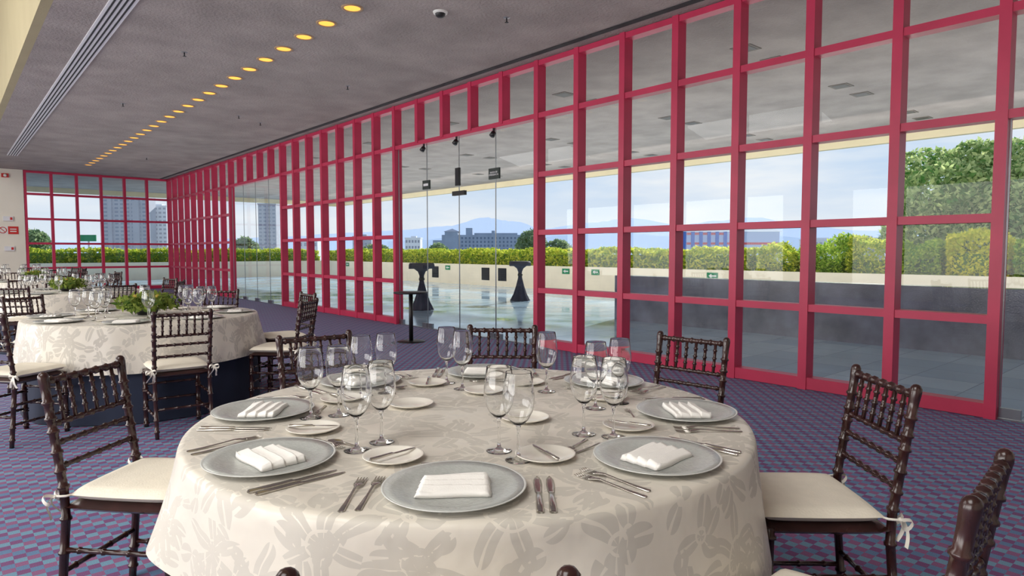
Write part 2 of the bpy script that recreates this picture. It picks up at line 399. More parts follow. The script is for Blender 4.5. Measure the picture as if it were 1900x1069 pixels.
sl = Kind(sl)
for i, yy in enumerate((1.2, 4.4, 7.6, 10.8, 14, 17.2)):
    for j, xx in enumerate((7.75, 8.5, 10.6, 11.4, 13.5, 14.3)):
        X_, Z_ = w2c(xx, yy)
        if Z_ < 6.9 or not 0 < px_of(xx, yy) < 1895: continue
        sl.put((xx, yy, CZ), 0, f'dark square light in terrace soffit, {ONES[j]} out from glass in {ONES[i]} row from right', 'square terrace soffit lights')
# ------------------------------------------------------------------ door fittings and signs
hs = thing('spotlight', 'x', 'spotlight')
MB().box(-.012, .012, -.012, .012, -.06, 0).build('bracket', 'black', hs)
MB().tube([(-.0, 0, -.06), (-.04, 0, -.115)], [.036, .042], 14).build('head', 'black', hs)
hs = Kind(hs)
for yy, w in ((9.28, 'left'), (8.36, 'middle'), (7.44, 'right')):
    hs.put((WX - .02, yy, ZS[4] - .034), 0, f'small black spotlight under red door header, {w} of the three', 'spotlights under the door header')
p = at_x(848, 328, WX - .0)
t = thing('notice_plate', 'tall black rectangular plate fixed on the glass door middle', 'sign', p)
MB().box(.0, .029, -.055, .055, -.14, .14).build('plate', 'black', t)
MB().box(-.004, -.0005, -.045, .045, -.128, .128).build('face', 'dark', t)
def text(body, size, m, parent, loc, rot):
    cu = bpy.data.curves.new('lettering', 'FONT'); cu.body = body; cu.size = size; cu.align_x = 'CENTER'; cu.align_y = 'CENTER'; cu.extrude = .001
    tmp = bpy.data.objects.new('lettering_curve', cu); COL.objects.link(tmp)
    dg = bpy.context.evaluated_depsgraph_get(); me = bpy.data.meshes.new_from_object(tmp.evaluated_get(dg))
    bpy.data.objects.remove(tmp); bpy.data.curves.remove(cu)
    me.materials.clear(); me.materials.append(M[m])
    o = bpy.data.objects.new('lettering', me); COL.objects.link(o); o.parent = parent; o.location = loc; o.rotation_euler = rot; return o
for (a, b, w, h, lab, body) in ((790, 343, .2, .15, 'small dark sign on the left glass door leaf', ''), (916, 322, .24, .16, 'dark emergency exit sign on the right glass door leaf', 'SALIDA DE\nEMERGENCIA')):
    p = at_x(a, b, WX); t = thing('door_sign', lab, 'sign', p)
    MB().box(.0, .029, -w / 2, w / 2, -h / 2, h / 2).build('panel', 'signdark', t)
    if body: text(body, .036, 'diff', t, (-.002, 0, 0), (PI / 2, 0, -PI / 2))
    else: MB().box(-.002, -.0005, -.07, .07, -.02, .02).build('stripe', 'diff', t)
# far wall fixtures
wy = FY - .05
t = thing('fire_alarm', 'red fire alarm sounder high on the white end wall', 'alarm', (1.54, wy, 3.66)); MB().box(-.09, .09, -.06, .004, -.06, .06).build('housing', 'signred', t); o = MB().lathe([(0, 0), (.05, 0), (.035, .045), (0, .05)], 16).build('lens', 'plastic', t, (0, -.061, 0)); o.rotation_euler = (PI / 2, 0, 0)
t = thing('wall_sign', 'white and red no smoking sign on the end wall', 'sign', (1.56, wy, 1.97))
MB().box(-.26, 0, -.015, .004, -.12, .12).build('panel', 'plastic', t); MB().box(.002, .26, -.015, .004, -.12, .12).build('panel', 'signred', t)
MB().tube([(-.13 + .09 * math.cos(i * PI / 12), -.019, .09 * math.sin(i * PI / 12)) for i in range(25)], .011, 6).tube([(-.19, -.019, .06), (-.07, -.019, -.06)], .01, 6).build('prohibition_mark', 'signred', t)
MB().box(.05, .21, -.018, -.0155, .02, .05).box(.05, .21, -.018, -.0155, -.05, -.02).build('text_lines', 'plastic', t)
for zz, lab in ((2.33, 'small grey control box above the no smoking sign'), (1.4, 'small grey call point below the no smoking sign')):
    t = thing('control_box', lab, 'control box', (1.6, wy, zz)); MB().box(-.15, .1, -.05, .004, -.07, .07).build('housing', 'diff', t); MB().box(.02, .08, -.056, -.0505, -.04, .04).build('button', 'signred', t)
# ------------------------------------------------------------------ chiavari chair
def by(z): return -.195 - .067 * (z - .44) / .445
ch = thing('banquet_chair', 'x', 'chair')
for sx in (-1, 1):
    MB().turned((sx * .18, .185, 0), (sx * .18, .178, .44), .0165, (.06, .3, .34, .62, .66, .93)).build('leg', 'wood', ch)
    def along(z):
        if z <= .44: u = z / .44; return (sx * .178, -.235 + .04 * u, z)
        return (sx * (.178 + .004 * (z - .44) / .44), by(z), z)
    rings = [.05, .13, .27, .39, .5, .555, .62, .69, .735, .79]
    st = [(0, .0135)]
    for z in rings: st += [(z - .008, .0145), (z - .003, .0195), (z + .003, .0195), (z + .008, .0145)]
    st += [(.84, .0155), (.85, .0165), (.872, .018), (.884, .0165), (.892, .011), (.895, .004)]
    MB().tube([along(z) for z, _ in st], [r for _, r in st], 10).build('back_post', 'wood', ch)
def hrail(y0, y1, z0, r, x=.178, n=7):
    return MB().turned((-x, y0, z0), (x, y1, z0), r, [(i + .5) / n for i in range(n)], 8, 1.35)
for z in (.862, .715, .65, .57): hrail(by(z), by(z), z, .0115 if z > .8 else .009).build('back_rail', 'wood', ch)
for k in range(6):
    x = -.128 + k * .0512
    MB().turned((x, by(.71), .715), (x, by(.865), .862), .0075, (.25, .5, .75), 6, 1.45, .006).build('spindle', 'wood', ch)
def pillow(x0, x1, y0, y1, z0, z1, n=14, flat=.25):
    mb = MB(); hx, hy = (x1 - x0) / 2, (y1 - y0) / 2; cx_, cy_ = (x0 + x1) / 2, (y0 + y1) / 2; zm = (z0 + z1) / 2
    for sg in (1, -1):
        v = []; f = []
        for i in range(n + 1):
            for j in range(n + 1):
                a, b = 2 * i / n - 1, 2 * j / n - 1
                e = (max(0, 1 - abs(a) ** 6) * max(0, 1 - abs(b) ** 6)) ** flat
                k = 1 - .04 * (a * a * b * b)
                v.append((cx_ + hx * a * k, cy_ + hy * b * k, zm + sg * (z1 - z0) / 2 * e))
        for i in range(n):
            for j in range(n):
                q = (i * (n + 1) + j, (i + 1) * (n + 1) + j, (i + 1) * (n + 1) + j + 1, i * (n + 1) + j + 1)
                f.append(q if sg > 0 else q[::-1])
        mb.add(v, f, True)
    return mb
pillow(-.2, .2, -.205, .205, .415, .452, 14, .12).build('seat', 'wood', ch)
cu = pillow(-.195, .195, -.185, .205, .4525, .5, 16, .3).build('cushion', 'cushion', ch)
for sx in (-1, 1):
    rb = MB(); c0 = Vector((sx * .2, -.215, .475))
    for s2 in (-1, 1):
        rb.band([c0 + Vector((sx * .004, -.01 * math.sin(q * PI), 0)) + Vector((s2 * .034 * math.sin(q * PI), -.012 * math.sin(q * 2 * PI), .014 * math.sin(q * 2 * PI) - .007 * math.sin(q * PI))) for q in [i / 10 for i in range(11)]], (0, .003, .0055))
        rb.band([c0 + Vector((s2 * .026 * q + .006 * math.sin(q * 5), -.01 - .01 * math.sin(q * 4), -.075 * q)) for q in [i / 8 for i in range(9)]], (.006, .002, .0015))
    rb.lathe([(0, -.009), (.01, 0), (0, .009)], 8, c0)
    rb.tube([(sx * .18, -.17, .475), (sx * .198, -.18, .476), (sx * .203, -.2, .476), c0], .004, 6)
    rb.build('ribbon_tie', 'ribbon', cu)
def st_(p0, p1, r=.009): MB().turned(p0, p1, r, (.15, .38, .62, .85), 8).build('stretcher', 'wood', ch)
for sx in (-1, 1):
    for z, yb in ((.15, -.222), (.28, -.21)): st_((sx * .179, yb, z), (sx * .18, .183, z))
st_((-.18, .183, .2), (.18, .183, .2)); st_((-.18, .18, .32), (.18, .18, .32)); st_((-.178, -.217, .2), (.178, -.217, .2))
CHAIR = Kind(ch)
# ------------------------------------------------------------------ tableware prototypes
g = thing('wine_glass', 'x', 'glass')
MB().lathe([(0, 0), (.034, 0), (.036, .0015), (.03, .0035), (.012, .007), (.0055, .013), (0, .0135)], 28).build('foot', 'glass', g)
MB().lathe([(0, .0136), (.0055, .0136), (.0042, .03), (.0038, .06), (.0045, .085), (.007, .0925), (0, .0926)], 12).build('stem', 'glass', g)
MB().lathe([(0, .0927), (.007, .0927), (.016, .0985), (.028, .112), (.038, .132), (.0425, .155), (.042, .178), (.0385, .205), (.0345, .2345), (.0341, .236), (.0337, .2345), (.0376, .205), (.0411, .178), (.0416, .155), (.0371, .1325), (.0271, .113), (.015, .1), (0, .0965)], 32).build('bowl', 'glass', g)
GLASS = Kind(g)
o = MB().lathe([(0, .0045), (.06, .0045), (.108, .0045), (.116, .0075), (.14, .0125), (.161, .0164), (.161, .0139), (.14, .0085), (.112, 0), (0, 0)], 64).build('charger_plate', 'charger')
MB().lathe([(.1611, .0164), (.1655, .0175), (.1666, .0168), (.165, .0150), (.1611, .0139)], 64).build('rim', 'chargerrim', o)
CHARGER = Kind(tag(o, 'x', 'plate'))
o = MB().lathe([(0, .004), (.048, .004), (.054, .0065), (.074, .0125), (.0795, .0145), (.081, .0135), (.076, .0105), (.052, 0), (0, 0)], 40).build('bread_plate', 'china'); BREAD = Kind(tag(o, 'x', 'plate'))
def napkin():
    mb = MB(); n, m_ = 60, 20; v = []; f = []
    for i in range(n + 1):
        a = 2 * i / n - 1
        for j in range(m_ + 1):
            b = 2 * j / m_ - 1
            q = (a + 1) / 2 * 3.6 + .12 * b; fr = q - math.floor(q)
            h = .010 + .0095 * fr ** .75 * (1 if fr < .95 else (1 - fr) / .05) + .002 * b * a
            e = (max(0, 1 - abs(a) ** 24) * max(0, 1 - abs(b) ** 30)) ** .25
            v.append((.084 * b * (1 - .03 * a) + .004 * (fr - .5), .06 * a + .003 * math.sin(b * 3), h * e + .0003))
    for i in range(n):
        for j in range(m_): q = i * (m_ + 1) + j; f.append((q, q + 1, q + m_ + 2, q + m_ + 1))
    mb.add(v, f, True)
    per = [i * (m_ + 1) for i in range(n + 1)] + [n * (m_ + 1) + j for j in range(1, m_ + 1)] + [i * (m_ + 1) + m_ for i in range(n - 1, -1, -1)] + [j for j in range(m_ - 1, 0, -1)]
    mb.f.append(tuple(per)); mb.sm.append(False)
    return mb
o = napkin().build('napkin', 'napkin'); NAPKIN = Kind(tag(o, 'x', 'napkin'))
def fork(L):
    k = L / .205; mb = MB()
    mb.strip([(y * k, w * k, z, .0022) for y, w, z in ((-.102, .004, 0), (-.098, .0085, 0), (-.06, .0065, .001), (-.01, .0036, .004), (.028, .0036, .007), (.042, .0095, .006), (.056, .0125, .0035), (.062, .0125, .0025))])
    for x in (-.0105, -.0035, .0035, .0105):
        t2 = MB().strip([((.06) * k, .0023 * k, .0025, .0018), (.085 * k, .002 * k, .001, .0016), (.103 * k, .0009 * k, .004, .001)]).shift(x * k, 0)
        mb.add(t2.v, t2.f, True)
    return mb
def knife(L):
    k = L / .235
    return MB().strip([(y * k, w * k, .0002, t) for y, w, t in ((-.117, .006, .004), (-.113, .0092, .006), (-.06, .0085, .0055), (-.005, .0068, .005), (.0, .006, .003), (.01, .0085, .0022), (.06, .0105, .0018), (.095, .0092, .0015), (.112, .005, .0012), (.118, .001, .001))])
FORK = Kind(tag(fork(.205).build('dinner_fork', 'steel'), 'x', 'fork'))
DFORK = Kind(tag(fork(.155).build('dessert_fork', 'steel'), 'x', 'fork'))
KNIFE = Kind(tag(knife(.225).build('dinner_knife', 'steel'), 'x', 'knife'))
BKNIFE = Kind(tag(knife(.15).build('butter_knife', 'steel'), 'x', 'knife'))
def spoon():
    mb = MB().strip([(y, w, z, .002) for y, w, z in ((-.08, .004, 0), (-.076, .0075, 0), (-.04, .005, .001), (.01, .003, .005), (.03, .004, .006))])
    v = [(0, .052, .001)]; f = []
    for r in (.4, .75, 1.0):
        v += [(.0165 * r * math.cos(2 * PI * i / 16), .052 + .025 * r * math.sin(2 * PI * i / 16), .001 + .006 * r * r) for i in range(16)]
    for i in range(16):
        j = (i + 1) % 16; f.append((0, 1 + i, 1 + j))
        for q in (0, 1): f.append((1 + q * 16 + i, 1 + q * 16 + 16 + i, 1 + q * 16 + 16 + j, 1 + q * 16 + j))
    return mb.add(v, f, True)
SPOON = Kind(tag(spoon().build('dessert_spoon', 'steel'), 'x', 'spoon'))
# ------------------------------------------------------------------ cloths
def cloth(R, z, drop, flare, amp, seed, dents=(), dq=1.7, nt=192, lift=None):
    rn = random.Random(seed); ph = [(k, rn.uniform(0, 6.28), rn.uniform(.5, 1)) for k in (6, 9, 14, 19)]
    mb = MB(); prof = [(R * q, 0, 0) for q in (.15, .4, .7, .9, .985)] + [(R + .002, -.004, 0), (R + .007, -.016, 0)]
    for i in range(1, 13):
        q = i / 12; prof.append((R + .008 + flare * q, -.016 - (drop - .016) * q, q))
    v = [(0, 0, z)]; uvs = [(0, 0)]; f = []; s_ = 0; pr = (0, 0)
    for r, dz, q in prof:
        s_ += math.hypot(r - pr[0], dz - pr[1]); pr = (r, dz)
        for i in range(nt):
            th = 2 * PI * i / nt
            rip = sum(a * math.sin(k * th + p_) for k, p_, a in ph) / 2.2
            rr = r
            gm = 0
            for dn, dk in dents:
                d = (th - dn + PI) % (2 * PI) - PI; g_ = math.exp(-(d / .3) ** 4); gm = max(gm, g_)
                rr -= dk * min(1, q * dq) * g_
            rr += amp * rip * q ** 1.1 * (1 - .8 * gm)
            zz = z + dz + ((.012 * math.sin(2 * th + ph[0][1]) + .008 * rip) * q if drop < .5 else 0)
            if lift: zz += lift[1] * q * max(0, math.cos(th - lift[0])) ** 1.5
            v.append((rr * math.cos(th), rr * math.sin(th), zz))
            uvs.append((s_ * math.cos(th), s_ * math.sin(th)))
    for i in range(nt): f.append((0, 1 + i, 1 + (i + 1) % nt))
    for k in range(len(prof) - 1):
        for i in range(nt):
            j = (i + 1) % nt; a = 1 + k * nt; b = a + nt
            f.append((a + i, b + i, b + j, a + j))
    mb.add(v, f, True); mb.uv = uvs
    return mb
ZT = .7535
RT = .905
CH1 = ((.9, 1.365, 'near side, only its post tops showing'), (46, 1.42, 'front right corner by the picture edge'), (89, 1.37, 'right side, turned toward the table'), (135, 1.44, 'back right before the red glass wall'), (177, 1.44, 'far side before the glass doors'), (-141.5, 1.385, 'back left beyond the glasses'), (-97, 1.44, 'left side, ribbon bow at its seat'))
def make_table(T, nm, seed):
    t = thing('banquet_table', f'round banquet table under cloths, the {nm} table', 'table', (T.x, T.y, 0), 0, 'round banquet tables')
    MB().lathe([(0, .725), (.81, .725), (.815, .735), (.81, .745), (0, .745)], 48).build('tabletop', 'wood', t)
    for a in range(4):
        q = a * PI / 2 + .4
        MB().tube([(.6 * math.cos(q), .6 * math.sin(q), .725), (.66 * math.cos(q), .66 * math.sin(q), 0)], .017, 8).build('leg', 'metal', t)
    d1_, d2_ = [], []; lf = None
    if nm == 'nearest':
        w = c2w(-.9, -.43); lf = (math.atan2(w.y, w.x), .1)
        for a, r, _ in CH1:
            if r < 1.4:
                a = math.radians(a); w = c2w(math.sin(a), -math.cos(a)); q = math.atan2(w.y, w.x); d1_.append((q, .065)); d2_.append((q, .07))
    o = cloth(.872, .7485, .741, .03, .012, seed + 50, d1_, 5.).build('tablecloth', 'navy', None, (T.x, T.y, 0)); tag(o, f'dark navy undercloth reaching the carpet on the {nm} table', 'tablecloth', 'navy undercloths')
    o = cloth(RT - .008, ZT - .0005, .35, .046, .026, seed, d2_, lift=lf).build('tablecloth', 'damask', None, (T.x, T.y, 0)); tag(o, f'ivory floral damask overlay cloth on the {nm} table', 'tablecloth', 'ivory damask overlays')
def frame(T, a):
    a = math.radians(a); w = c2w(-math.sin(a), math.cos(a)); rz = math.atan2(-w.x, w.y)
    return rz
def loc(T, a, x, y, z):
    rz = frame(T, a); return Vector((T.x + x * math.cos(rz) - y * math.sin(rz), T.y + x * math.sin(rz) + y * math.cos(rz), z))
SIDE = {0: 'near side', 45: 'front right', 90: 'right side', 135: 'back right', 180: 'far side', -135: 'back left', -90: 'left side', -45: 'front left'}
T1 = c2w(-.13, 2.2); T2 = c2w(-3.2, 5.7); T3 = Vector((1.3, 10.95, 0)); T4 = Vector((1.3, 15.4, 0)); T5 = Vector((1.3, 19.9, 0))
for i, (T, nm) in enumerate(((T1, 'nearest'), (T2, 'second'), (T3, 'third'), (T4, 'fourth'), (T5, 'farthest'))): make_table(T, nm, 11 + i)
def vis(p, m=25): return -m < px_of(p.x, p.y) < 1900 + m
def setting(T, a, nm, full, glasses=True, plates=True, rot_off=0):
    s = SIDE[a]; b = a + rot_off; rz = frame(T, b); jj = lambda k: RN.uniform(-k, k)
    w = f'at the {s} of the {nm} table'
    p = loc(T, b, 0 + jj(.008), -.718 + jj(.006), ZT)
    if not vis(p): return
    if plates:
        CHARGER.put(p, rz, f'round grey glass charger plate {w}', f'charger plates on the {nm} table')
        if full or nm == 'second': NAPKIN.put(p + Vector((0, 0, .0055)), rz + jj(.12), f'pleated white napkin on the charger {w}', f'napkins on the {nm} table')
    if full or nm == 'second':
        q = loc(T, b, -.185, -.495, ZT); BREAD.put(q, rz, f'small cream bread plate {w}', f'bread plates on the {nm} table')
    if full:
        BKNIFE.put(q + Vector((0, 0, .0145)), rz - .55 + jj(.2), f'butter knife lying on the bread plate {w}', 'butter knives on the nearest table')
        for x, k in ((-.194, 'inner'), (-.232, 'outer')): FORK.put(loc(T, b, x + jj(.003), -.738 + jj(.01), ZT + .0005), rz + jj(.05), f'{k} dinner fork left of the charger {w}', 'dinner forks on the nearest table')
        for x, k in ((.192, 'inner'), (.218, 'outer')): KNIFE.put(loc(T, b, x + jj(.002), -.735 + jj(.01), ZT + .0005), rz + jj(.03), f'{k} dinner knife right of the charger {w}', 'dinner knives on the nearest table')
        DFORK.put(loc(T, b, -.028, -.533, ZT + .0005), rz - PI / 2 + jj(.06), f'dessert fork above the charger {w}', 'dessert forks on the nearest table')
    if glasses and not full:
        for x, y, k in ((.09, -.42, 'inner'), (.12, -.51, 'outer')): GLASS.put(loc(T, b, x, y, ZT), rz, f'{k} clear stemmed wine glass {w}', f'wine glasses on the {nm} table')
for a in SIDE: setting(T1, a, 'nearest', True)
for a in SIDE: setting(T2, a, 'second', False, rot_off=18)
for a in SIDE: setting(T3, a, 'third', False, rot_off=10)
for a in SIDE: setting(T4, a, 'fourth', False, rot_off=0)
for a in SIDE: setting(T5, a, 'farthest', False, plates=False, rot_off=0)
for x, y, lab in ((974, 779, 'right of centre behind the near glasses'), (763, 753, 'left of its centre'), (899, 728, 'beyond its centre toward the far side')):
    BREAD.put(at_z(x, y, ZT), 0, f'small cream plate on the nearest table, {lab}', 'bread plates on the nearest table')
for x, y, lab in ((926, 837, 'left of the pair behind the near charger'), (962, 854, 'right of the pair behind the near charger'),
                  (662, 836, 'left of the pair beside the front left charger'), (708, 821, 'right of the pair beside the front left charger'),
                  (577, 776, 'left of the pair beside the left side charger'), (629, 771, 'right of the pair beside the left side charger'),
                  (671, 738, 'left of the pair near the back left charger'), (717, 731, 'right of the pair near the back left charger'),
                  (829, 711, 'left of the pair by the far side charger'), (858, 722, 'right of the pair by the far side charger'),
                  (1014, 727, 'standing alone by the back right charger'), (1083, 806, 'left of the pair behind the front right charger'),
                  (1138, 811, 'right of the pair behind the front right charger'), (1105, 758, 'left of the pair behind the right side charger'), (1149, 748, 'right of the pair behind the right side charger')):
    GLASS.put(at_z(x, y, ZT), 0, f'clear wine glass on the nearest table, {lab}', 'wine glasses on the nearest table')
for a, x, y, s in ((-45, .03, -.5, 'front left'), (45, -.05, -.49, 'front right'), (-135, .0, -.49, 'back left')):
    SPOON.put(loc(T1, a, x, y, ZT + .0005), frame(T1, a) + PI / 2 + .3, f'dessert spoon above the charger at the {s} of the nearest table', 'dessert spoons on the nearest table')
# chairs
def chair(T, a, r, lab, group, twist=0):
    rz = frame(T, a); p = loc(T, a, 0, -(r - .25), 0)
    CHAIR.put(p, rz + twist, lab, group)
for a, r, s in CH1:
    chair(T1, a, r, f'dark turned wood chair at nearest table, {s}', 'chairs around the nearest table')
for a, r, s in ((38, 1.44, 'its back toward the camera'), (87, 1.44, 'right side nearer the camera'), (129, 1.44, 'right side farther back'), (180, 1.46, 'far side behind the centrepiece'), (-12, 1.44, 'left front by the picture edge'), (-107, 1.46, 'far left, partly outside the picture')):
    chair(T2, a, r, f'dark turned wood chair at second table, {s}', 'chairs around the second table')
for T, nm, off in ((T3, 'third', 12), (T4, 'fourth', 5), (T5, 'farthest', 20)):
    for a in SIDE:
        p = loc(T, a + off, 0, -1.17, 0)
        if vis(p, 15): chair(T, a + off, 1.45, f'dark turned wood chair at the {SIDE[a]} of the {nm} table', f'chairs around the {nm} table')
# centrepieces
def leaves(mb, pts, size, rn, flat=0):
    v = []; f = []
    for p in pts:
        a = Vector((rn.gauss(0, 1), rn.gauss(0, 1), rn.gauss(0, 1))).normalized(); b = a.orthogonal().normalized()
        b = Matrix.Rotation(rn.uniform(0, 6.28), 3, a) @ b; s = size * rn.uniform(.6, 1.3); o = len(v)
        v += [p - a * s, p + b * s * .45, p + a * s, p - b * s * .45]; f.append((o, o + 1, o + 2, o + 3))
    mb.add(v, f, True)
for T, nm, k in ((T2, 'second', 1.), (T3, 'third', .9), (T4, 'fourth', .9)):
    t = thing('centrepiece', f'low leafy centrepiece with yellow blooms on the {nm} table', 'flower arrangement', (T.x, T.y, ZT), 0, 'table centrepieces')
    MB().lathe([(0, 0), (.07, 0), (.09, .03), (.1, .06), (.09, .06), (0, .05)], 20).build('bowl', 'black', t)
    mb = MB(); rn = random.Random(3)
    pts = []
    for _ in range(420):
        q = rn.uniform(0, 6.28); r = .23 * k * math.sqrt(rn.random()) * (1 + .25 * math.sin(3 * q + 1)); pts.append(Vector((r * math.cos(q), r * math.sin(q), .05 + .15 * k * rn.random() * math.sqrt(max(.02, 1 - (r / .3) ** 2)))))
    leaves(mb, pts, .036, rn); mb.build('foliage', 'center', t)
    for i in range(6):
        q = i * 1.05 + .3; MB().lathe([(0, -.015), (.014, -.008), (.02, .004), (.012, .014), (0, .016)], 10, (.1 * math.cos(q), .1 * math.sin(q), .16)).build('bloom', 'flower', t)
# bistro table indoors
p = at_z(763, 634, 0)
t = thing('bistro_table', 'small round black pedestal table before the glass doors', 'table', p)
MB().lathe([(0, .70), (.235, .70), (.248, .708), (.248, .718), (.24, .724), (0, .724)], 36).build('tabletop', 'black', t)
MB().tube([(0, 0, .02), (0, 0, .7)], .03, 14).build('pole', 'black', t)
MB().lathe([(0, .022), (.12, .02), (.2, .01), (.205, 0), (0, 0)], 30).build('base', 'black', t)
# cocktail tables outside
for (px_, py_, s) in ((783, 575, 'left'), (965, 558, 'right')):
    p = at_z(px_, py_, -.02)
    t = thing('cocktail_table', f'tall round cocktail table on the terrace, {s} one', 'table', p, 0, 'terrace cocktail tables')
    MB().lathe([(0, 1.04), (.26, 1.04), (.265, 1.05), (.26, 1.06), (0, 1.06)], 28).build('tabletop', 'wood', t); MB().tube([(0, 0, .02), (0, 0, 1.04)], .025, 10).build('pole', 'black', t); MB().lathe([(0, .03), (.16, .01), (.16, 0), (0, 0)], 20).build('base', 'black', t)
    prof = [(.0, 1.066), (.26, 1.066), (.275, 1.06), (.29, 1.02), (.29, .975), (.17, .935), (.085, .87), (.05, .78), (.045, .68), (.055, .6), (.1, .4), (.165, .18), (.25, .005)]
    v = []; f = []; n = 64
    for r, z in prof:
        for i in range(n):
            th = 2 * PI * i / n; q = min(1, abs(1.02 - z) * 2.5) if z < 1.02 else 0
            rr = r * (1 + .12 * q * math.sin(8 * th)); zz = z + (.04 * math.sin(4 * th) if abs(z - .975) < .01 else 0)
            v.append((rr * math.cos(th), rr * math.sin(th), zz))
    for k in range(len(prof) - 1):
        for i in range(n): j = (i + 1) % n; f.append((k * n + i, (k + 1) * n + i, (k + 1) * n + j, k * n + j))
    c = MB().add(v, f, True).build('tablecloth', 'darkcloth', None, p); tag(c, f'charcoal cloth tied at the waist of the {s} terrace cocktail table', 'tablecloth', 'charcoal cocktail cloths')
    MB().lathe([(.052, .74), (.066, .72), (.066, .68), (.052, .66)], 20).build('sash', 'black', c)
# ------------------------------------------------------------------ terrace edge and planting
struct(MB().box(15.9, 16.12, -6, 34.7, -.02, .8).build('wall_terrace_right', 'parapet'))
struct(MB().box(-8, 15.89, 34.5, 34.72, -.02, .8).build('wall_terrace_far', 'parapet'))
struct(MB().box(9.9, 10.2, -6, 8.3, -.02, .84).build('wall_terrace_near', 'granite'))
vt = thing('wall_vent', 'x', 'air vent')
MB().box(-.012, .004, -.24, .24, -.24, .24).build('frame', 'dark', vt)
m_ = MB()
for k in range(6): m_.box(-.022, -.0125, -.2, .2, -.2 + k * .07, -.16 + k * .07)
m_.build('louvre', 'black', vt)
vt = Kind(vt)
for (a, b, w) in ((808, 514, 'just right of the left cocktail table'), (901, 518, 'left of the pair between the cocktail tables'), (932, 519, 'right of the pair between the cocktail tables')):
    p = at_x(a, b, 15.9); vt.put((15.9, p.y, .44), 0, 'square dark louvred vent in cream terrace wall, ' + w, 'vents in the terrace wall')
for (a, w) in ((456, 'left one of two seen through far doors'), (502, 'right one of two seen through far doors')):
    p = at_x(a, 498, 15.9); vt.put((15.9, p.y, .44), 0, 'square dark louvred vent in cream terrace wall, ' + w, 'vents in the terrace wall')
gs = thing('exit_sign', 'x', 'sign')
MB().box(-.012, .004, -.17, .17, -.09, .09).build('panel', 'signgreen', gs)
MB().add([(-.014, .12, .0), (-.014, .02, .06), (-.014, .02, .02), (-.014, -.12, .02), (-.014, -.12, -.02), (-.014, .02, -.02), (-.014, .02, -.06)], [(0, 1, 2, 3, 4, 5, 6)]).build('arrow', 'plastic', gs)
gs = Kind(gs)
for (a, b, w) in ((645, 496, 'seen behind the second window grid'), (831, 495, 'between the two cocktail tables'), (1050, 503, 'right of the right cocktail table'), (1105, 500, 'farther right, second pane from the door'), (1322, 508, 'rightmost one above the granite wall')):
    p = at_x(a, b, 15.9); gs.put((15.9, p.y, .64), 0, 'small green exit arrow sign on cream terrace wall, ' + w, 'green signs on the terrace wall')
def hedge(name, lab, x0, x1, y0, y1, z0, z1, n, size, m, seed, cat='hedge', grp=None, wob=1., jag=0.):
    rn = random.Random(seed); mb = MB(); pts = []
    lx, ly, lz = x1 - x0, y1 - y0, z1 - z0
    areas = [ly * lz, ly * lz, lx * lz, lx * lz, lx * ly]; tot = sum(areas)
    for _ in range(n):
        q = rn.random() * tot; k = 0
        while q > areas[k] and k < 4: q -= areas[k]; k += 1
        x = x0 + rn.random() * lx; y = y0 + rn.random() * ly; z = z0 + rn.random() * lz; e = abs(rn.gauss(0, .05))
        if k == 0: x = x0 + e
        elif k == 1: x = x1 - e
        elif k == 2: y = y0 + e
        elif k == 3: y = y1 - e
        else: z = z1 - e
        h = (z - z0) / lz
        z += wob * (.05 * math.sin(x * 2.1 + y * 1.7) * h + .04 * math.sin(y * 5.3 + x * 4) * h)
        if jag:
            z += jag * h * (math.sin(y * 3.7 + seed) * .5 + math.sin(y * 8.9 + seed * 2) * .3 + rn.uniform(-.2, .6))
            x += jag * .8 * math.sin(z * 6 + y * 5 + seed) * rn.random()
        pts.append(Vector((x, y, z)))
    leaves(mb, pts, size, rn); o = mb.build(name, m); tag(o, lab, cat, grp)
    MB().box(x0 + .16, x1 - .14, y0 + .05, y1 - .05, z0 - .04, z1 - .16 - jag).build('inner_twigs', 'core', o)
    return o
struct(MB().box(16.13, 18.2, -6, 36, -.02, .7).box(-8, 16.12, 34.73, 36, -.02, .7).build('planting_bed', 'bark'))
hedge('hedge', 'long clipped yellow-green hedge along the cream terrace wall facing the glass doors', 16.25, 17.05, 9.1, 34.4, .74, 1.36, 22000, .07, 'hedge', 1)
hedge('hedge', 'clipped yellow-green hedge on the far terrace wall beyond the end window', -6, 16.0, 34.85, 35.6, .74, 1.4, 8500, .1, 'hedge', 2)
def shrub(name, lab, c, rx, ry, rz_, n, size, m, seed, trunk=None, cat='shrub', grp=None, lump=1.):
    rn = random.Random(seed); mb = MB(); pts = []
    bl = [(Vector((rn.gauss(0, 1), rn.gauss(0, 1), rn.gauss(0, 1))).normalized(), rn.uniform(.06, .2) * lump) for _ in range(int(16 * lump))]
    for _ in range(n):
        d = Vector((rn.gauss(0, 1), rn.gauss(0, 1), rn.gauss(0, 1))).normalized()
        k = .82 + max([h * max(0, d.dot(b)) ** 14 for b, h in bl]) * 1.2; k *= 1 - abs(rn.gauss(0, .1))
        pts.append(Vector((d.x * rx * k, d.y * ry * k, d.z * rz_ * k)))
    leaves(mb, pts, size, rn)
    root = thing(name, lab, cat, c, 0, grp)
    mb.build('foliage', m, root)
    MB().lathe([(0, -.66 * rz_), (.42 * rx, -.48 * rz_), (.62 * rx, 0), (.44 * rx, .44 * rz_), (0, .62 * rz_)], 12).build('inner_twigs', 'core', root)
    if trunk: MB().tube([(0, 0, -trunk), (.03, .02, -trunk * .5), (0, 0, 0)], [.12, .1, .08], 8).build('trunk', 'bark', root)
    return root
ys = [8.9, 7.75, 6.6, 5.5, 4.55, 3.35, 2.3, 1.1, -.4]
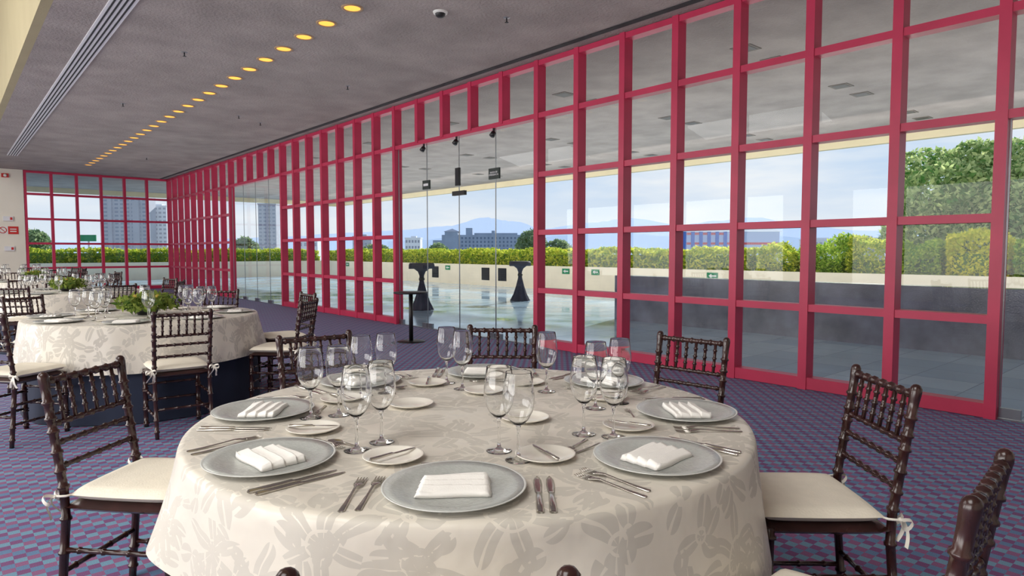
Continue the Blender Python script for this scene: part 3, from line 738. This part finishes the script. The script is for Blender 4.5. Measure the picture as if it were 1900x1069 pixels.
for i, (h_, m, lab) in enumerate(((1.36, 'hedge', 'yellow-green shrub at the left end above the granite wall'), (1.46, 'shrub', 'bushy green shrub second from left above the granite wall'), (1.44, 'hedge', 'yellow-green shrub above the granite wall seen through middle panes'), (1.46, 'shrub', 'leafy green shrub just left of the bright yellow shrub'), (1.62, 'yellow', 'bright yellow shrub tallest above the granite wall'), (1.46, 'shrub', 'green flowering shrub right of the bright yellow shrub'), (1.54, 'hedge', 'yellow-green shrub above the granite wall near the picture edge'), (1.5, 'shrub', 'green shrub at the far right picture edge'))):
    hedge('shrub', lab, 16.34, 17.2, ys[i + 1] + .06, ys[i] - .06, .74, h_, 3600, .05, m, 20 + i, 'shrub', 'shrubs above the granite wall', jag=.18)
p = c2w(11.75, 16.4, 2.28); shrub('tree', 'large rounded leafy tree with pale blossom beyond the right panes', p, 2.2, 2.2, 1.75, 22000, .085, 'tree', 40, trunk=2.3, cat='tree', lump=1.7)
# ------------------------------------------------------------------ far surroundings
struct(MB().box(-3000, 3500, -2000, 4000, -14, -13).build('ground', 'city'))
def far(px_, Z): return c2w((px_ - 950) / F * Z, Z, 0)
def hgt(py, Z): return HC + Z * (467 - py) / F
def ridge(prof, Z, m, name):
    v = []; f = []; rn = random.Random(5); q = []
    for (a, ya), (b, yb) in zip(prof, prof[1:]):
        for k in range(8):
            t_ = k / 8; t2 = t_ * t_ * (3 - 2 * t_); q.append((a + (b - a) * t_, ya + (yb - ya) * t2 + rn.uniform(-.8, .8)))
    for a, y in q:
        p0 = far(a, Z); pm = far(a, Z * 1.06); v += [(p0.x, p0.y, -13), (pm.x, pm.y, hgt(y, Z * 1.06))]
    for i in range(len(q) - 1): f.append((i * 2, i * 2 + 2, i * 2 + 3, i * 2 + 1))
    return struct(MB().add(v, f, False).build(name, m))
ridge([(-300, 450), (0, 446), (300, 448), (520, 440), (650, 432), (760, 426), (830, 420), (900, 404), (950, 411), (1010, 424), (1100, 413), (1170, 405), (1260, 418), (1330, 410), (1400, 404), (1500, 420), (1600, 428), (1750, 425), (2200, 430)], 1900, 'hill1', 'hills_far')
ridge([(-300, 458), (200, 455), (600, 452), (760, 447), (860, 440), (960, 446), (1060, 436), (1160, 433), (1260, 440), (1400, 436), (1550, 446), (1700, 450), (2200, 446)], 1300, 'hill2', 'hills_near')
def bld(name, lab, px0, px1, Z, cat='building'):
    c = (px0 + px1) / 2; return thing(name, lab, cat, far(c, Z) + Vector((0, 0, -13)), -YAW), (px1 - px0) / F * Z
def tower(lab, px0, px1, ytop, Z, m='tower', wm='towerdark', rows=10, cols=7, dep=8):
    t, w = bld('building', lab, px0, px1, Z); h = hgt(ytop, Z) + 13; k = Z / 300
    MB().box(-w / 2, w / 2, 0, dep, 0, h).build('walls', m, t); MB().box(-w / 2 - .2, w / 2 + .2, -.2, dep + .2, h, h + .5 * k).build('roof', m, t)
    lo = 12; rh = (h - lo) / rows
    for r in range(rows):
        mb = MB()
        for c in range(cols): x = -w / 2 + w * (c + .2) / cols; mb.box(x, x + w * .6 / cols, -.06, 0, lo + r * rh + rh * .3, lo + r * rh + rh * .75)
        mb.build('window_row', wm, t)
    MB().box(-w * .15, w * .2, 2, 5, h, h + 1.2 * k).build('roof_hut', m, t)
    return t, w, h
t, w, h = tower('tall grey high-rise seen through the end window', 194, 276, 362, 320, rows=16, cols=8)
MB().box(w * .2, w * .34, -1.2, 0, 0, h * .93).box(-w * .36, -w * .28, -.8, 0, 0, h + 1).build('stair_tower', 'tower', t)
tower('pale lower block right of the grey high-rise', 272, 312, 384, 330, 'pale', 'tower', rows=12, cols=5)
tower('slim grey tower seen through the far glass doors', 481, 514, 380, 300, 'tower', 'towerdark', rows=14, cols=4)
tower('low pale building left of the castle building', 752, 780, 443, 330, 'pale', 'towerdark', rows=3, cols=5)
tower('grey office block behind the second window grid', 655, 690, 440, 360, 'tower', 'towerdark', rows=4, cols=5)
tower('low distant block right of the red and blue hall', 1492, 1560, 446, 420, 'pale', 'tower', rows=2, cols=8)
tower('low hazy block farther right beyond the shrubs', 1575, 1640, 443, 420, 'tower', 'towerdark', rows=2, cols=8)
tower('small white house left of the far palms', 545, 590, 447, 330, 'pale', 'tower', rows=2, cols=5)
# castle-like building
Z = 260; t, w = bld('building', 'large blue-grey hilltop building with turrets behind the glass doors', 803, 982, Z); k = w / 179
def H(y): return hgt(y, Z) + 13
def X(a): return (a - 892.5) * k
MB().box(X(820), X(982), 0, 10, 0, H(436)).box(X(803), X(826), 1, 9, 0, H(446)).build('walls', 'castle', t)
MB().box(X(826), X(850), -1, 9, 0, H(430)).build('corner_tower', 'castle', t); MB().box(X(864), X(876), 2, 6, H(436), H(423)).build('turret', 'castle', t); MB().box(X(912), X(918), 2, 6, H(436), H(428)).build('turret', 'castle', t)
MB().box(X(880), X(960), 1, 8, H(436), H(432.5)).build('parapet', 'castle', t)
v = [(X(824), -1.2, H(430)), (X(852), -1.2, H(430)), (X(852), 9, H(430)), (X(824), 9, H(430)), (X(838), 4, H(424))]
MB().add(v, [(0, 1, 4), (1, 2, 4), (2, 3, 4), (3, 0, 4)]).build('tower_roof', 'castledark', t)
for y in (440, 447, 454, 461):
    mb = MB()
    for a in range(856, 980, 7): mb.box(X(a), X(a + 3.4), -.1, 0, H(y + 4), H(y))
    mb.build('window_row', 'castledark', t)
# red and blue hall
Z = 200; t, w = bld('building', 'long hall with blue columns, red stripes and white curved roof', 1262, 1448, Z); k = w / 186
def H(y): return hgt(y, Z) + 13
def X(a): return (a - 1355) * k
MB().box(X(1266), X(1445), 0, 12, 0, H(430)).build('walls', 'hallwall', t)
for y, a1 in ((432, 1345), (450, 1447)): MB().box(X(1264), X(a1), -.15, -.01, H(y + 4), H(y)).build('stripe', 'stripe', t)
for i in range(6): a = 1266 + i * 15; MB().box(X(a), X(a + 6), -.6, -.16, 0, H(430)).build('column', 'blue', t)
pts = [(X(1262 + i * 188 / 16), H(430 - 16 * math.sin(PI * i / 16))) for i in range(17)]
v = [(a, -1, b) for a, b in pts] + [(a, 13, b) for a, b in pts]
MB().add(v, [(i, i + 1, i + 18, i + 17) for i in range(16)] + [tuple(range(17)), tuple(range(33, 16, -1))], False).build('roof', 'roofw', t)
# distant trees
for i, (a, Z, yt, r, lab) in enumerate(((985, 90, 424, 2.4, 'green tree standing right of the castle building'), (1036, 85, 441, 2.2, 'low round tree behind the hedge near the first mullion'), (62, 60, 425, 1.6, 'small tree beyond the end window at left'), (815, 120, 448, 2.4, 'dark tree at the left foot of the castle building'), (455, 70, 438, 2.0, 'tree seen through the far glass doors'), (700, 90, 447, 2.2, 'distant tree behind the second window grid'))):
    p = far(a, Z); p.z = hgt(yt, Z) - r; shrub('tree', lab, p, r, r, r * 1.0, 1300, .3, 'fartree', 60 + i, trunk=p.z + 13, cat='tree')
t = thing('billboard', 'green roadside billboard seen through the end window', 'billboard', far(165, 200) + Vector((0, 0, -13)), -YAW)
w = 30 / F * 200; MB().box(-w / 2, w / 2, 0, .3, hgt(448, 200) + 13, hgt(436, 200) + 13).build('panel', 'signgreen', t); MB().tube([(0, .5, 0), (0, .5, hgt(442, 200) + 13)], .3, 8).build('pole', 'tower', t)
# ------------------------------------------------------------------ light
w = bpy.data.worlds.new('sky'); S.world = w; w.use_nodes = True; nt = w.node_tree; n = nt.nodes; L = nt.links; bg = n['Background']
tc = n.new('ShaderNodeTexCoord'); sx = n.new('ShaderNodeSeparateXYZ'); L.new(tc.outputs['Generated'], sx.inputs[0])
cr = n.new('ShaderNodeValToRGB'); e = cr.color_ramp.elements
e[0].position = 0; e[0].color = srgb(230, 238, 247); e[1].position = .6; e[1].color = srgb(110, 162, 226)
x = e.new(.06); x.color = srgb(217, 231, 247); x = e.new(.18); x.color = srgb(182, 212, 245)
L.new(sx.outputs[2], cr.inputs['Fac'])
mp = n.new('ShaderNodeMapping'); mp.inputs['Scale'].default_value = (2.5, 2.5, 14); L.new(tc.outputs['Generated'], mp.inputs[0])
nz = n.new('ShaderNodeTexNoise'); nz.inputs['Scale'].default_value = 1.6; nz.inputs['Detail'].default_value = 6; L.new(mp.outputs[0], nz.inputs['Vector'])
mr = n.new('ShaderNodeMapRange'); mr.inputs['From Min'].default_value = .4; mr.inputs['From Max'].default_value = .7; L.new(nz.outputs['Fac'], mr.inputs['Value'])
mx = n.new('ShaderNodeMix'); mx.data_type = 'RGBA'; L.new(mr.outputs[0], mx.inputs[0]); L.new(cr.outputs['Color'], mx.inputs[6]); mx.inputs[7].default_value = srgb(244, 248, 252)
L.new(mx.outputs[2], bg.inputs['Color']); bg.inputs['Strength'].default_value = 1.0
sl_ = bpy.data.lights.new('sun', 'SUN'); sl_.energy = 6.0; sl_.angle = .02; sl_.color = (1, .96, .9)
so = bpy.data.objects.new('sun', sl_); COL.objects.link(so); so.rotation_euler = Vector((-.85, -.31, -.42)).to_track_quat('-Z', 'Y').to_euler()
def area(name, loc_, d, sx_, sy_, e_, col=(1, .985, .965)):
    l = bpy.data.lights.new(name, 'AREA'); l.shape = 'RECTANGLE'; l.size = sx_; l.size_y = sy_; l.energy = e_; l.color = col
    o = bpy.data.objects.new(name, l); COL.objects.link(o); o.location = loc_; o.rotation_euler = Vector(d).to_track_quat('-Z', 'Y').to_euler()
area('overhead_fill', (-2.5, 1.5, 5.9), (.25, .1, -1), 4, 6, 430)  # unseen fill lights added overhead to brighten the room, three in a row
area('overhead_fill', (-2.5, 10, 5.9), (.25, 0, -1), 4, 8, 470)
area('overhead_fill', (-2.5, 19, 5.9), (.25, 0, -1), 4, 8, 500)
area('side_fill', (-6.7, 3, 1.7), (1, 0, -.04), 9, 2.6, 420)  # two unseen fills added along the left side to light the room
area('side_fill', (-6.7, 14, 1.7), (1, 0, -.04), 9, 2.6, 480)
# unseen fill sheets added to brighten both ceilings, and a strip brightening the terrace wall
area('ceiling_fill', (3.5, 10, 2.2), (0, 0, 1), 4.5, 26, 80)
area('ceiling_fill', (11, 13, 1.7), (0, 0, 1), 7.5, 34, 540, (1, .94, .84))
area('parapet_fill', (12.6, 14, 3.3), (1, 0, -.75), 36, .8, 460, (1, .95, .88))
